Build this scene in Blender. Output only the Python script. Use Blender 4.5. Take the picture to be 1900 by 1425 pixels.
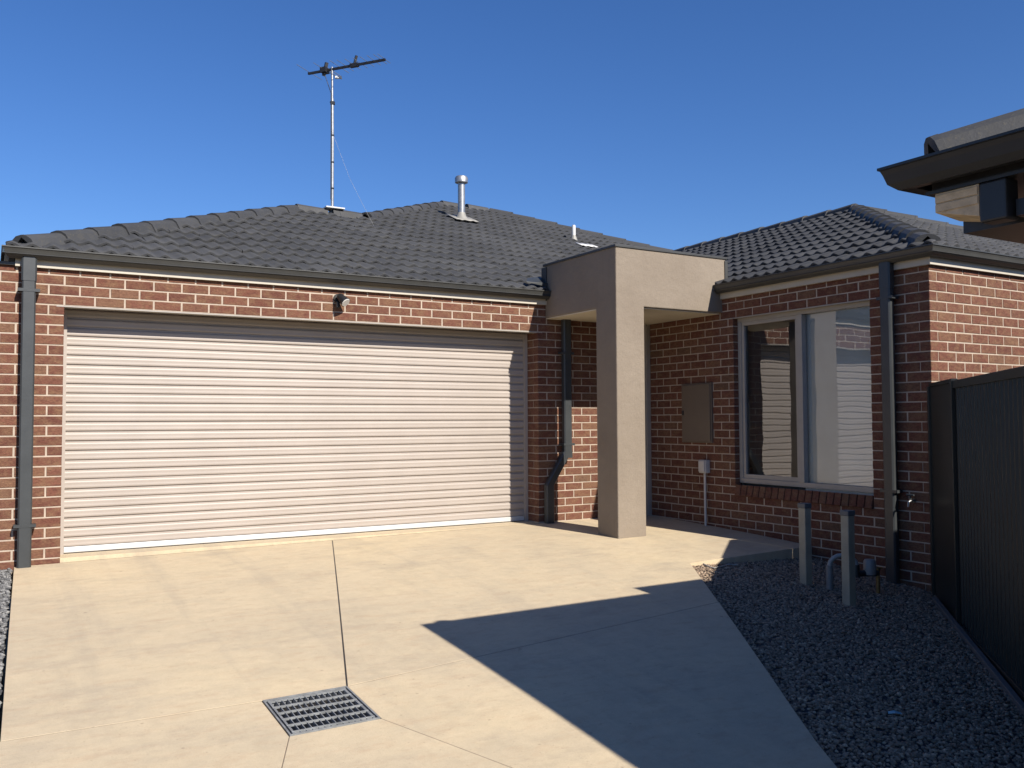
import bpy, bmesh, math, random
import numpy as np
from mathutils import Vector, Matrix

random.seed(7); rng = np.random.default_rng(7)
for o in list(bpy.data.objects): bpy.data.objects.remove(o)
scene = bpy.context.scene
COL = scene.collection

# ------------------------------------------------------------------ camera, sky, sun, exposure
CAM = Vector((-0.5517, -8.4977, 1.1421)); YAW, PITCH, ROLL, FPX = 0.53271, 0.041437, -0.004565, 1650.18
fw = Vector((math.sin(YAW)*math.cos(PITCH), math.cos(YAW)*math.cos(PITCH), math.sin(PITCH)))
rt = fw.cross(Vector((0, 0, 1))).normalized(); up = rt.cross(fw)
rt, up = rt*math.cos(ROLL)+up*math.sin(ROLL), up*math.cos(ROLL)-rt*math.sin(ROLL)
cd = bpy.data.cameras.new('camera'); cam = bpy.data.objects.new('camera', cd); COL.objects.link(cam)
m = Matrix.Identity(4)
for i in range(3):
    m[i][0] = rt[i]; m[i][1] = up[i]; m[i][2] = -fw[i]; m[i][3] = CAM[i]
cam.matrix_world = m
cd.sensor_width = 36; cd.lens = FPX/1900*36; cd.clip_start = .05; cd.clip_end = 3000
scene.camera = cam

SUN = Vector((-.204, 1, -.766)).normalized()          # direction the light travels
SUN_EL = math.asin(-SUN.z); SUN_AZ = math.atan2(-SUN.x, -SUN.y)
w = bpy.data.worlds.new('World'); scene.world = w; w.use_nodes = True
nt = w.node_tree; nt.nodes.clear()
sky = nt.nodes.new('ShaderNodeTexSky'); sky.sky_type = 'NISHITA'; sky.sun_disc = False
sky.sun_elevation = SUN_EL; sky.sun_rotation = SUN_AZ
sky.altitude = 0; sky.air_density = 1.0; sky.dust_density = .25; sky.ozone_density = 3.0
hs = nt.nodes.new('ShaderNodeHueSaturation'); hs.inputs['Saturation'].default_value = 1.18
bg = nt.nodes.new('ShaderNodeBackground'); bg.inputs[1].default_value = .0722
ow = nt.nodes.new('ShaderNodeOutputWorld')
nt.links.new(sky.outputs[0], hs.inputs['Color']); tint = nt.nodes.new('ShaderNodeMix'); tint.data_type = 'RGBA'; tint.blend_type = 'MULTIPLY'; tint.inputs[0].default_value = 1; tint.inputs[7].default_value = (.67, .79, 1.06, 1)
nt.links.new(hs.outputs[0], tint.inputs[6]); nt.links.new(tint.outputs[2], bg.inputs[0]); nt.links.new(bg.outputs[0], ow.inputs[0])
sl = bpy.data.lights.new('sun', 'SUN'); sl.energy = 5.0; sl.angle = math.radians(.5); sl.color = (1, .93, .83)
so = bpy.data.objects.new('sun', sl); COL.objects.link(so)
so.rotation_euler = SUN.to_track_quat('-Z', 'Y').to_euler(); so.location = (3, -12, 10)
scene.view_settings.view_transform = 'Standard'; scene.view_settings.look = 'None'
scene.view_settings.exposure = .73; scene.view_settings.gamma = 1
scene.render.resolution_x = 1024; scene.render.resolution_y = 768

# ------------------------------------------------------------------ helpers
def srgb(r, g, b):
    f = lambda c: (c/255/12.92) if c/255 <= .04045 else ((c/255+.055)/1.055)**2.4
    return (f(r), f(g), f(b), 1)

class NT:
    def __init__(s, name):
        s.m = bpy.data.materials.new(name); s.m.use_nodes = True; s.t = s.m.node_tree; s.t.nodes.clear()
        s.out = s.t.nodes.new('ShaderNodeOutputMaterial')
    def n(s, typ, **kw):
        x = s.t.nodes.new(typ)
        for k, v in kw.items():
            if k.startswith('i_'): x.inputs[k[2:].replace('_', ' ')].default_value = v
            elif k.startswith('n_'): x.inputs[int(k[2:])].default_value = v
            else: setattr(x, k, v)
        return x
    def l(s, a, b): s.t.links.new(a, b)
    def noise(s, scale, detail=4, rough=.55, coord=None, dim=None):
        x = s.n('ShaderNodeTexNoise'); x.inputs['Scale'].default_value = scale
        x.inputs['Detail'].default_value = detail; x.inputs['Roughness'].default_value = rough
        if coord is not None: s.l(coord, x.inputs['Vector'])
        return x
    def ramp(s, fac, stops, interp='LINEAR'):
        r = s.n('ShaderNodeValToRGB'); r.color_ramp.interpolation = interp
        e = r.color_ramp.elements
        while len(e) < len(stops): e.new(.5)
        for q, (p, c) in zip(e, stops):
            q.position = p; q.color = c if len(c) == 4 else (*c, 1)
        s.l(fac, r.inputs[0]); return r
    def mixc(s, fac, a, b, mode='MIX'):
        x = s.n('ShaderNodeMix', data_type='RGBA', blend_type=mode)
        for k, v in ((0, fac), (6, a), (7, b)):
            if hasattr(v, 'is_output'): s.l(v, x.inputs[k])
            else: x.inputs[k].default_value = v
        return x.outputs[2]
    def math(s, op, a, b=None):
        x = s.n('ShaderNodeMath', operation=op)
        for k, v in ((0, a), (1, b)):
            if v is None: continue
            if hasattr(v, 'is_output'): s.l(v, x.inputs[k])
            else: x.inputs[k].default_value = v
        return x.outputs[0]
    def finish(s, col, rough=.7, metal=0, bump=None, strength=.3, dist=.01, spec=None):
        if not hasattr(col, 'is_output'):
            rgb = s.n('ShaderNodeRGB'); rgb.outputs[0].default_value = col; col = rgb.outputs[0]
        k = getattr(s, 'k', .72); col = s.mixc(1, col, (k, k, k, 1), 'MULTIPLY')
        p = s.n('ShaderNodeBsdfPrincipled')
        for k, v in (('Base Color', col), ('Roughness', rough), ('Metallic', metal)):
            if hasattr(v, 'is_output'): s.l(v, p.inputs[k])
            else: p.inputs[k].default_value = v
        if spec is not None: p.inputs['Specular IOR Level'].default_value = spec
        if bump is not None:
            b = s.n('ShaderNodeBump'); b.inputs['Strength'].default_value = strength; b.inputs['Distance'].default_value = dist
            s.l(bump, b.inputs['Height']); s.l(b.outputs[0], p.inputs['Normal'])
        s.l(p.outputs[0], s.out.inputs[0]); s.p = p; return s.m
    def pos(s):
        return s.n('ShaderNodeNewGeometry').outputs['Position']
    def rnd(s):
        a = s.n('ShaderNodeAttribute', attribute_name='rnd').outputs['Fac']
        o = s.n('ShaderNodeObjectInfo').outputs['Random']
        return s.math('FRACT', s.math('ADD', a, o))

def plain(name, col, rough=.6, metal=0, var=.12, scale=6, bump=.05, bscale=120, spec=None, dirt=None, k=.72):
    t = NT(name); t.k = k; P = t.pos()
    n = t.noise(scale, 5, .6, P)
    lo = tuple(c*(1-var) for c in col[:3])+(1,); hi = tuple(min(1, c*(1+var)) for c in col[:3])+(1,)
    c = t.ramp(n.outputs[0], [(.3, lo), (.7, hi)]).outputs[0]
    if dirt:
        n2 = t.noise(dirt[1], 6, .65, P); f = t.ramp(n2.outputs[0], [(.48, (0, 0, 0)), (.75, (dirt[2],)*3)]).outputs[0]
        c = t.mixc(f, c, dirt[0])
    return t.finish(c, rough, metal, t.noise(bscale, 3, .5, P).outputs[0], bump, .01, spec)

def m_brick():
    t = NT('brick_clay'); P = t.pos(); r = t.rnd()
    base = t.ramp(r, [(0, (.140, .056, .040)), (.25, (.172, .070, .048)), (.5, (.202, .086, .058)), (.75, (.168, .074, .051)), (.93, (.222, .112, .070)), (1, (.17, .10, .066))]).outputs[0]
    off = t.n('ShaderNodeVectorMath', operation='ADD'); t.l(P, off.inputs[0])
    cx = t.n('ShaderNodeCombineXYZ'); t.l(t.math('MULTIPLY', r, 37.0), cx.inputs[0]); t.l(t.math('MULTIPLY', r, 11.0), cx.inputs[2]); t.l(cx.outputs[0], off.inputs[1])
    Q = off.outputs[0]
    mp = t.n('ShaderNodeMapping'); mp.inputs['Scale'].default_value = (1, 1, 1.7); t.l(Q, mp.inputs[0])
    bl = t.noise(11, 4, .6, mp.outputs[0])                                        # blotches inside each brick
    c = t.mixc(t.ramp(bl.outputs[0], [(.42, (0,)*3), (.66, (.75,)*3)]).outputs[0], base, (.235, .135, .078, 1))
    b2 = t.noise(17, 4, .6, mp.outputs[0]); c = t.mixc(t.ramp(b2.outputs[0], [(.5, (0,)*3), (.72, (.7,)*3)]).outputs[0], c, (.125, .05, .036, 1))
    n = t.noise(46, 5, .65, mp.outputs[0]); c = t.mixc(1, c, t.ramp(n.outputs[0], [(.3, (.74,)*3), (.7, (1.25,)*3)]).outputs[0], 'MULTIPLY')
    n3 = t.noise(95, 2, .5, P); c = t.mixc(t.ramp(n3.outputs[0], [(.6, (0,)*3), (.72, (.55,)*3)]).outputs[0], c, (.08, .042, .033, 1))
    h = t.math('ADD', n.outputs[0], t.math('MULTIPLY', n3.outputs[0], .6))
    return t.finish(c, .9, 0, h, .7, .008, .2)
def m_mortar():
    t = NT('mortar_cream'); P = t.pos()
    n = t.noise(9, 5, .6, P); c = t.ramp(n.outputs[0], [(.25, (.40, .33, .265)), (.5, (.53, .44, .355)), (.75, (.62, .515, .415))]).outputs[0]
    return t.finish(c, .95, 0, t.noise(160, 3, .6, P).outputs[0], .5, .004, .1)
def m_concrete():
    t = NT('concrete_buff'); P = t.pos()
    big = t.noise(.55, 5, .6, P); mid = t.noise(2.3, 7, .68, P)
    mp = t.n('ShaderNodeMapping'); mp.inputs['Scale'].default_value = (1, 2.6, 1); mp.inputs['Rotation'].default_value = (0, 0, .25); t.l(P, mp.inputs[0])
    st = t.noise(5.5, 8, .72, mp.outputs[0]); fine = t.noise(190, 3, .6, P)
    c = t.ramp(big.outputs[0], [(.28, (.60, .50, .355)), (.52, (.70, .575, .39)), (.72, (.75, .61, .395))]).outputs[0]
    c = t.mixc(t.ramp(mid.outputs[0], [(.46, (0,)*3), (.72, (.4,)*3)]).outputs[0], c, (.45, .385, .29, 1))
    c = t.mixc(t.ramp(st.outputs[0], [(.5, (0,)*3), (.72, (.5,)*3)]).outputs[0], c, (.56, .40, .26, 1))
    st2 = t.noise(1.1, 9, .74, mp.outputs[0])
    c = t.mixc(t.ramp(st2.outputs[0], [(.52, (0,)*3), (.62, (.22,)*3), (.74, (.36,)*3)]).outputs[0], c, (.38, .325, .26, 1))
    c = t.mixc(t.ramp(fine.outputs[0], [(.58, (0,)*3), (.72, (.3,)*3)]).outputs[0], c, (.27, .23, .18, 1))
    for sc, r0, r1, amt in ((3.1, .016, .05, .6), (9.0, .03, .09, .45), (31.0, .05, .16, .35)):
        vo = t.n('ShaderNodeTexVoronoi'); vo.inputs['Scale'].default_value = sc; t.l(P, vo.inputs['Vector'])
        k = t.ramp(vo.outputs['Distance'], [(r0, (amt,)*3), (r1, (0,)*3)]).outputs[0]
        sel = t.ramp(vo.outputs['Color'], [(.45, (0,)*3), (.55, (1,)*3)]).outputs[0]
        c = t.mixc(t.mixc(1, k, sel, 'MULTIPLY'), c, (.24, .185, .13, 1))
    g = t.noise(420, 2, .6, P); c = t.mixc(1, c, t.ramp(g.outputs[0], [(.32, (.86,)*3), (.68, (1.1,)*3)]).outputs[0], 'MULTIPLY')
    bl = t.noise(13, 6, .7, P); c = t.mixc(1, c, t.ramp(bl.outputs[0], [(.3, (.94,)*3), (.7, (1.05,)*3)]).outputs[0], 'MULTIPLY')
    ty = t.n('ShaderNodeMapping'); ty.inputs['Scale'].default_value = (2.2, .16, 1); ty.inputs['Rotation'].default_value = (0, 0, -.22); t.l(P, ty.inputs[0])
    tn_ = t.noise(1.0, 6, .66, ty.outputs[0]); c = t.mixc(t.ramp(tn_.outputs[0], [(.53, (0,)*3), (.68, (.28,)*3)]).outputs[0], c, (.36, .315, .255, 1))
    h = t.math('ADD', fine.outputs[0], t.math('MULTIPLY', st.outputs[0], 1.2))
    return t.finish(c, .82, 0, h, .35, .004, .3)
def m_tile():
    t = NT('roof_tile_charcoal'); P = t.pos(); r = t.rnd()
    c = t.ramp(r, [(0, (.050, .052, .057)), (.5, (.060, .062, .067)), (1, (.072, .074, .079))]).outputs[0]
    n = t.noise(9, 6, .7, P); c = t.mixc(t.ramp(n.outputs[0], [(.5, (0,)*3), (.74, (.4,)*3)]).outputs[0], c, (.09, .086, .075, 1))
    big = t.noise(.9, 4, .6, P); c = t.mixc(1, c, t.ramp(big.outputs[0], [(.35, (.9,)*3), (.65, (1.08,)*3)]).outputs[0], 'MULTIPLY')
    n2 = t.noise(60, 3, .6, P); c = t.mixc(t.ramp(n2.outputs[0], [(.58, (0,)*3), (.7, (.5,)*3)]).outputs[0], c, (.13, .115, .08, 1))
    ro = t.ramp(n.outputs[0], [(.3, (.6,)*3), (.7, (.8,)*3)]).outputs[0]
    return t.finish(c, ro, 0, n2.outputs[0], .35, .004, .35)
def m_gravel(name, stops, k=.72):
    t = NT(name); t.k = k; r = t.rnd(); P = t.pos()
    c = t.ramp(r, stops).outputs[0]
    n = t.noise(90, 3, .6, P); c = t.mixc(1, c, t.ramp(n.outputs[0], [(.3, (.75,)*3), (.7, (1.2,)*3)]).outputs[0], 'MULTIPLY')
    return t.finish(c, .8, 0, n.outputs[0], .3, .003, .3)
def m_glass():
    t = NT('window_glass'); fr = t.n('ShaderNodeFresnel'); fr.inputs[0].default_value = 2.5
    P = t.pos(); nz = t.noise(1.3, 2, .5, P); b = t.n('ShaderNodeBump'); b.inputs['Strength'].default_value = .06; b.inputs['Distance'].default_value = .05
    t.l(nz.outputs[0], b.inputs['Height'])
    g = t.n('ShaderNodeBsdfGlossy'); g.inputs['Roughness'].default_value = .01; g.inputs['Color'].default_value = (.95, .97, 1, 1); t.l(b.outputs[0], g.inputs['Normal'])
    tr = t.n('ShaderNodeBsdfTransparent'); tr.inputs[0].default_value = (.92, .95, .95, 1)
    mx = t.n('ShaderNodeMixShader'); t.l(fr.outputs[0], mx.inputs[0]); t.l(tr.outputs[0], mx.inputs[1]); t.l(g.outputs[0], mx.inputs[2])
    t.l(mx.outputs[0], t.out.inputs[0]); return t.m
def m_render():
    t = NT('render_taupe'); P = t.pos()
    n = t.noise(1.6, 6, .62, P); c = t.ramp(n.outputs[0], [(.3, (.275, .226, .176)), (.7, (.328, .275, .217))]).outputs[0]
    mp = t.n('ShaderNodeMapping'); mp.inputs['Scale'].default_value = (14, 14, .7); t.l(P, mp.inputs[0])
    s = t.noise(1, 4, .6, mp.outputs[0]); c = t.mixc(t.ramp(s.outputs[0], [(.56, (0,)*3), (.78, (.16,)*3)]).outputs[0], c, (.2, .16, .12, 1))
    f = t.noise(120, 5, .7, P)
    tr = t.noise(9, 4, .6, P); h = t.math('ADD', f.outputs[0], t.math('MULTIPLY', tr.outputs[0], 2.5))
    c = t.mixc(1, c, t.ramp(f.outputs[0], [(.3, (.9,)*3), (.7, (1.08,)*3)]).outputs[0], 'MULTIPLY')
    return t.finish(c, .92, 0, h, .55, .008, .2)

M = dict(
    brick=m_brick(), mortar=m_mortar(), concrete=m_concrete(), tile=m_tile(), render=m_render(), glass=m_glass(),
    gutter=plain('gutter_paint_grey', (.060, .060, .056, 1), .42, 0, .15, 5, .03, 60),
    pipe=plain('downpipe_paint_charcoal', (.047, .052, .055, 1), .4, 0, .14, 6, .03, 60),
    fascia=plain('fascia_cream_paint', (.58, .53, .44, 1), .6, 0, .08, 4, .06, 90),
    door=plain('roller_door_cream_steel', (.455, .398, .35, 1), .48, 0, .05, 2.2, .03, 40, dirt=((.4, .34, .28, 1), 7, .18)),
    rail=plain('bottom_rail_white', (.66, .65, .63, 1), .4, 0, .04, 5, .02, 50),
    soffit=plain('soffit_cream', (.78, .70, .54, 1), .8, 0, .06, 3, .05, 80),
    steel=plain('galvanised_steel', (.46, .47, .48, 1), .42, .75, .22, 14, .08, 80),
    grate=plain('galvanised_grate', (.36, .375, .38, 1), .5, .45, .3, 20, .1, 90),
    dark=plain('dark_pit', (.02, .018, .016, 1), .95, 0, .3, 6, .2, 40),
    black=plain('black_plastic', (.02, .02, .022, 1), .45, 0, .2, 9, .05, 80),
    frame=plain('window_frame_stone_grey', (.33, .305, .27, 1), .45, 0, .07, 6, .03, 80, k=.95),
    blind=plain('blind_white_fabric', (.88, .89, .89, 1), .85, 0, .05, 3, .08, 140, k=1),
    roomshade=plain('room_shade_grey', (.13, .13, .13, 1), .8, 0, .15, 4, .1, 300, k=1),  # dark tone painted for the unlit room behind the left pane
    meter=plain('meter_box_brown', (.17, .132, .098, 1), .5, 0, .08, 5, .04, 80),
    greyp=plain('grey_pvc', (.30, .28, .26, 1), .45, 0, .1, 8, .04, 60),
    whitep=plain('white_pvc', (.74, .74, .72, 1), .4, 0, .08, 8, .04, 60),
    brass=plain('brass', (.45, .27, .11, 1), .38, .7, .2, 20, .1, 60),
    fence=plain('fence_dark_green_steel', (.019, .023, .022, 1), .36, 0, .2, 3, .04, 60),
    postm=plain('post_grey_green', (.30, .27, .20, 1), .55, 0, .12, 9, .06, 60, k=1),
    postb=plain('post_cap_grey', (.13, .14, .145, 1), .5, 0, .12, 9, .06, 60),
    flash=plain('lead_flashing', (.34, .33, .30, 1), .6, .2, .15, 9, .2, 30),
    wood=plain('timber_board_tan', (.40, .30, .19, 1), .75, 0, .2, 9, .2, 60),
    nbrick=plain('render_cream', (.40, .33, .22, 1), .85, 0, .12, 6, .2, 60),
    earth=plain('bare_earth', (.16, .12, .08, 1), .95, 0, .3, 1.4, .5, 12),
    jointm=plain('joint_grime', (.20, .155, .11, 1), .95, 0, .3, 9, .2, 60),
    ngut=plain('gutter_paint_shaded', (.024, .025, .028, 1), .4, 0, .2, 5, .04, 60),  # gutter grey made darker, the eaves' deep shade is put into the colour
    nwood=plain('weathered_timber', (.50, .40, .27, 1), .8, 0, .25, 14, .3, 60, k=1),
    cable=plain('cable_box_pale_grey', (.50, .48, .44, 1), .5, 0, .08, 8, .04, 60, k=1),
    blue=plain('blue_plastic', (.25, .52, .62, 1), .4, 0, .1, 30, .02, 60),
    wire=plain('pale_wire', (.42, .41, .38, 1), .5, 0, .1, 30, .02, 60),
    lens=plain('lamp_lens', (.75, .74, .70, 1), .15, 0, .04, 20, .02, 60),
    doorp=plain('front_door_grey', (.19, .19, .18, 1), .5, 0, .08, 5, .03, 60),
    gdark=m_gravel('gravel_bluestone', [(0, (.12, .085, .06)), (.3, (.19, .14, .10)), (.7, (.28, .205, .145)), (.95, (.36, .27, .19)), (1, (.46, .34, .23))], 1.0),
    glight=m_gravel('gravel_grey', [(0, (.06, .06, .062)), (.3, (.15, .15, .15)), (.7, (.25, .25, .245)), (1, (.38, .37, .35))]),
    gbed=plain('gravel_bed_dust', (.04, .041, .046, 1), .95, 0, .4, 60, .6, 90),
)

WL = {}
def reg(o, parent, loc):
    loc = Vector(loc); COL.objects.link(o); WL[o.name] = loc
    if parent is not None:
        o.parent = parent; o.location = loc-WL[parent.name]
    else: o.location = loc
    return o
def tag(o, label=None, cat=None, group=None, kind=None):
    for k, v in (('label', label), ('category', cat), ('group', group), ('kind', kind)):
        if v: o[k] = v
    return o
def thing(name, loc, label, cat, group=None):
    o = bpy.data.objects.new(name, None); o.empty_display_size = .1; reg(o, None, loc); return tag(o, label, cat, group)

class MB:
    def __init__(s): s.v = []; s.f = []
    def add(s, v, f):
        b = len(s.v); s.v += [tuple(q) for q in v]; s.f += [tuple(i+b for i in q) for q in f]; return s
    def box(s, x0, x1, y0, y1, z0, z1):
        return s.add([(x, y, z) for z in (z0, z1) for y in (y0, y1) for x in (x0, x1)],
                     [(0, 2, 3, 1), (4, 5, 7, 6), (0, 1, 5, 4), (1, 3, 7, 5), (3, 2, 6, 7), (2, 0, 4, 6)])
    def obox(s, a, b, w, h, upv=(0, 0, 1)):
        a, b = Vector(a), Vector(b); d = (b-a).normalized(); u = Vector(upv); r = d.cross(u).normalized(); u = r.cross(d)
        V = [p+r*(i*w/2)+u*(j*h/2) for p in (a, b) for i, j in ((-1, -1), (1, -1), (1, 1), (-1, 1))]
        return s.add(V, [(0, 3, 2, 1), (4, 5, 6, 7), (0, 1, 5, 4), (1, 2, 6, 5), (2, 3, 7, 6), (3, 0, 4, 7)])
    def tube(s, path, r, n=10, caps=True):
        P = [Vector(p) for p in path]; R = r if isinstance(r, (list, tuple)) else [r]*len(P); rings = []
        u = None
        for i, p in enumerate(P):
            d = (P[min(i+1, len(P)-1)]-P[max(i-1, 0)]).normalized()
            if u is None: u = d.orthogonal().normalized()
            u = (u-d*u.dot(d)).normalized(); v = d.cross(u)
            rings.append([p+(u*math.cos(2*math.pi*k/n)+v*math.sin(2*math.pi*k/n))*R[i] for k in range(n)])
        F = []
        for i in range(len(P)-1):
            for k in range(n): F.append((i*n+k, i*n+(k+1) % n, (i+1)*n+(k+1) % n, (i+1)*n+k))
        if caps: F.append(tuple(range(n-1, -1, -1))); F.append(tuple((len(P)-1)*n+k for k in range(n)))
        return s.add([q for g in rings for q in g], F)
    def sweep(s, prof, frames, closed=True, caps=True):
        """prof [(a,b)], frames [(origin, avec, bvec)]"""
        n = len(prof); V = []; F = []
        for o, a, b in frames:
            o, a, b = Vector(o), Vector(a), Vector(b); V += [o+a*p+b*q for p, q in prof]
        for i in range(len(frames)-1):
            for k in range(n if closed else n-1):
                F.append((i*n+k, i*n+(k+1) % n, (i+1)*n+(k+1) % n, (i+1)*n+k))
        if caps and closed: F.append(tuple(range(n-1, -1, -1))); F.append(tuple((len(frames)-1)*n+k for k in range(n)))
        return s.add(V, F)
    def obj(s, name, mat, parent=None, loc=None, bevel=0, smooth=False):
        L = Vector(loc) if loc is not None else (WL[parent.name] if parent is not None else Vector((0, 0, 0)))
        me = bpy.data.meshes.new(name)
        me.from_pydata([tuple(Vector(q)-L) for q in s.v], [], s.f); me.update()
        bm = bmesh.new(); bm.from_mesh(me); bmesh.ops.recalc_face_normals(bm, faces=bm.faces); bm.to_mesh(me); bm.free()
        me.materials.append(mat)
        if smooth:
            me.polygons.foreach_set('use_smooth', [True]*len(me.polygons))
            try: me.set_sharp_from_angle(angle=math.radians(40))
            except Exception: pass
        o = bpy.data.objects.new(name, me); reg(o, parent, L)
        if bevel:
            b = o.modifiers.new('bevel', 'BEVEL'); b.width = bevel; b.segments = 2; b.limit_method = 'ANGLE'; b.angle_limit = math.radians(40)
        return o

def fast_mesh(name, V, quads, mat, rnd=None, tris=False):
    """V (n,3), faces (m,k) numpy"""
    me = bpy.data.meshes.new(name); k = quads.shape[1]
    me.vertices.add(len(V)); me.vertices.foreach_set('co', np.asarray(V, np.float32).ravel())
    me.loops.add(quads.size); me.loops.foreach_set('vertex_index', quads.astype(np.int32).ravel())
    me.polygons.add(len(quads)); me.polygons.foreach_set('loop_start', np.arange(0, quads.size, k, dtype=np.int32))
    if rnd is not None:
        a = me.attributes.new('rnd', 'FLOAT', 'FACE'); a.data.foreach_set('value', np.asarray(rnd, np.float32))
    me.update(); me.validate(); me.materials.append(mat)
    me.shade_flat()
    return me

def project(P):
    d = Vector(P)-CAM; z = d.dot(fw)
    if z < .1: return None
    return 950+FPX*d.dot(rt)/z, 712.5-FPX*d.dot(up)/z, z
def screen_score(P, area, normal):
    q = project(P)
    if q is None or not (-20 < q[0] < 1920 and -20 < q[1] < 1445): return 0
    d = (CAM-Vector(P)); c = d.normalized().dot(Vector(normal))
    return max(0, c)*area/d.length_squared

# ------------------------------------------------------------------ ground heights
def zg(x, y):
    yy = max(y, -5.6); xx = min(max(x, -1), 6)
    return -.045+.008*xx+.018*min(yy, 0)-.006*yy*yy if yy < 0 else -.045+.008*xx+yy*.12*max(0, 1-xx/4.8) if yy < .3 else -.01
GC = np.linalg.lstsq(np.array([(x, y, 1) for x, y, z in ((4.71, -2.6, -.13), (6.34, -2.33, -.16), (6.34, -3.68, -.33), (2.5, -6, -.345), (3.9, -5.98, -.42), (5.3, -4.65, -.36), (6.34, -3.3, -.28), (6.34, -2.84, -.21), (4.71, -2.7, -.14))]),
                     np.array([-.13, -.16, -.33, -.345, -.42, -.36, -.28, -.21, -.14]), rcond=None)[0]
def zv(x, y): return max(-.6, GC[0]*x+GC[1]*y+GC[2])

# ------------------------------------------------------------------ setting
b = MB(); b.add([(-900, -900, -.75), (900, -900, -.75), (900, 900, -.75), (-900, 900, -.75)], [(0, 1, 2, 3)])
tag(b.obj('ground', M['earth']), kind='structure')

def inset(poly, d):
    n = len(poly); out = []
    for i in range(n):
        p0, p1, p2 = Vector(poly[i-1]), Vector(poly[i]), Vector(poly[(i+1) % n])
        e1 = (p1-p0).normalized(); e2 = (p2-p1).normalized()
        n1 = Vector((-e1.y, e1.x)); n2 = Vector((-e2.y, e2.x))
        out.append(p1+(n1+n2)*(d/(1+n1.dot(n2))))
    return out
def slab_mesh(name, poly, zf, thick, mat, parent, cell=.3, gap=.0025, edge=.0012):
    P = inset([Vector(q) for q in poly], gap); Q = inset(P, edge)
    bm = bmesh.new()
    f = bm.faces.new([bm.verts.new((q.x, q.y, 0)) for q in Q])
    xs = [q.x for q in Q]; ys = [q.y for q in Q]
    for ax, lo, hi in ((0, min(xs), max(xs)), (1, min(ys), max(ys))):
        t = math.floor(lo/cell)*cell+cell
        while t < hi:
            co = [0, 0, 0]; no = [0, 0, 0]; co[ax] = t; no[ax] = 1
            bmesh.ops.bisect_plane(bm, geom=bm.verts[:]+bm.edges[:]+bm.faces[:], plane_co=co, plane_no=no, dist=1e-5); t += cell
    bed = [e for e in bm.edges if e.is_boundary]
    cor = list(zip(Q, P))
    def outv(v):   # move to the outer outline
        p = Vector((v.x, v.y)); best = None
        for i in range(len(Q)):
            a, c = Q[i], Q[(i+1) % len(Q)]; ab = c-a; t = max(0, min(1, (p-a).dot(ab)/ab.length_squared)); d = (a+ab*t-p).length
            if best is None or d < best[0]-1e-7: best = (d, P[i]+(P[(i+1) % len(Q)]-P[i])*t)
        return best[1]
    r = bmesh.ops.extrude_edge_only(bm, edges=bed); nv = [g for g in r['geom'] if isinstance(g, bmesh.types.BMVert)]
    ne = [g for g in r['geom'] if isinstance(g, bmesh.types.BMEdge)]
    top = [v for v in bm.verts if v not in set(nv)]
    for v in nv:
        o = outv(v.co); v.co = (o.x, o.y, zf(o.x, o.y)-edge*.8)
    nvs = set(nv); bot = [e for e in ne if e.verts[0] in nvs and e.verts[1] in nvs]
    r2 = bmesh.ops.extrude_edge_only(bm, edges=bot)
    for g in r2['geom']:
        if isinstance(g, bmesh.types.BMVert): g.co.z -= thick
    for v in top: v.co.z = zf(v.co.x, v.co.y)
    bmesh.ops.recalc_face_normals(bm, faces=bm.faces)
    me = bpy.data.meshes.new(name); bm.to_mesh(me); bm.free(); me.materials.append(mat)
    o = bpy.data.objects.new(name, me); reg(o, parent, WL[parent.name] if parent else (0, 0, 0)); return o

g1, g2, g3, g4 = (.622, -4.095), (1.056, -4.095), (1.056, -4.555), (.622, -4.555)
E1 = (4.71, -2.6); ES = (2.53, -5.94)                  # right edge of the drive
def edge_at(t): return (E1[0]+(ES[0]-E1[0])*t, E1[1]+(ES[1]-E1[1])*t)
J2 = edge_at(.33); EB = edge_at(2.6)
drive = bpy.data.objects.new('driveway', None); reg(drive, None, (0, 0, 0)); tag(drive, kind='structure')
BK = (.45-.17*14/2.5, -14.0)
for nm, poly, gp in (
        ('a', [(-.345, 0), (-.485, -4.05), g1, g2, (2.395, 0)], .0045),
        ('b', [(2.395, 0), g2, J2, E1, (6.12, -2.53), (6.36, -2.5), (6.36, .3), (4.83, .3), (4.83, 0)], .0045),
        ('c', [g2, g3, (1.90, -6.6), (2.52, -8.2), EB, J2][::1], .0022),
        ('d', [g3, g4, (-.62, -7.6), (-.9, -8.9), (-.9, -14), (4.5, -14), EB, (2.52, -8.2), (1.90, -6.6)], .0022),
        ('e', [g4, g1, (-.485, -4.05), (-.62, -7.6)], .0022)):
    # keep counter-clockwise order
    A = sum(poly[i][0]*poly[(i+1) % len(poly)][1]-poly[(i+1) % len(poly)][0]*poly[i][1] for i in range(len(poly)))
    if A < 0: poly = poly[::-1]
    slab_mesh('concrete_panel', poly, zg, .14, M['concrete'], drive, gap=gp)
def sealant(a, c, wd, mat, dz):
    a, c = Vector(a), Vector(c); d = (c-a); n = max(2, int(d.length/.25)); pr = Vector((-d.y, d.x)).normalized()*wd; V = []
    for i in range(n+1):
        p = a+d*(i/n)
        for q in (p-pr, p+pr): V.append((q.x, q.y, zg(q.x, q.y)-dz))
    mb = MB(); mb.add(V, [(2*i, 2*i+1, 2*i+3, 2*i+2) for i in range(n)]); mb.obj('joint_sealant', mat, drive)
sealant((2.395, 0), g2, .0044, M['black'], .004); sealant((0, -.006), (4.8, -.006), .005, M['jointm'], -.0015)
for a, c in ((g2, J2), (g3, (1.90, -6.6)), (g4, (-.62, -7.6)), (g1, (-.485, -4.05))): sealant(a, c, .0032, M['jointm'], .0012)
b = MB(); b.box(-.02, 4.83, .004, 1.2, -.2, -.004)
tag(b.obj('garage_floor', M['concrete']), kind='structure')

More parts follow.
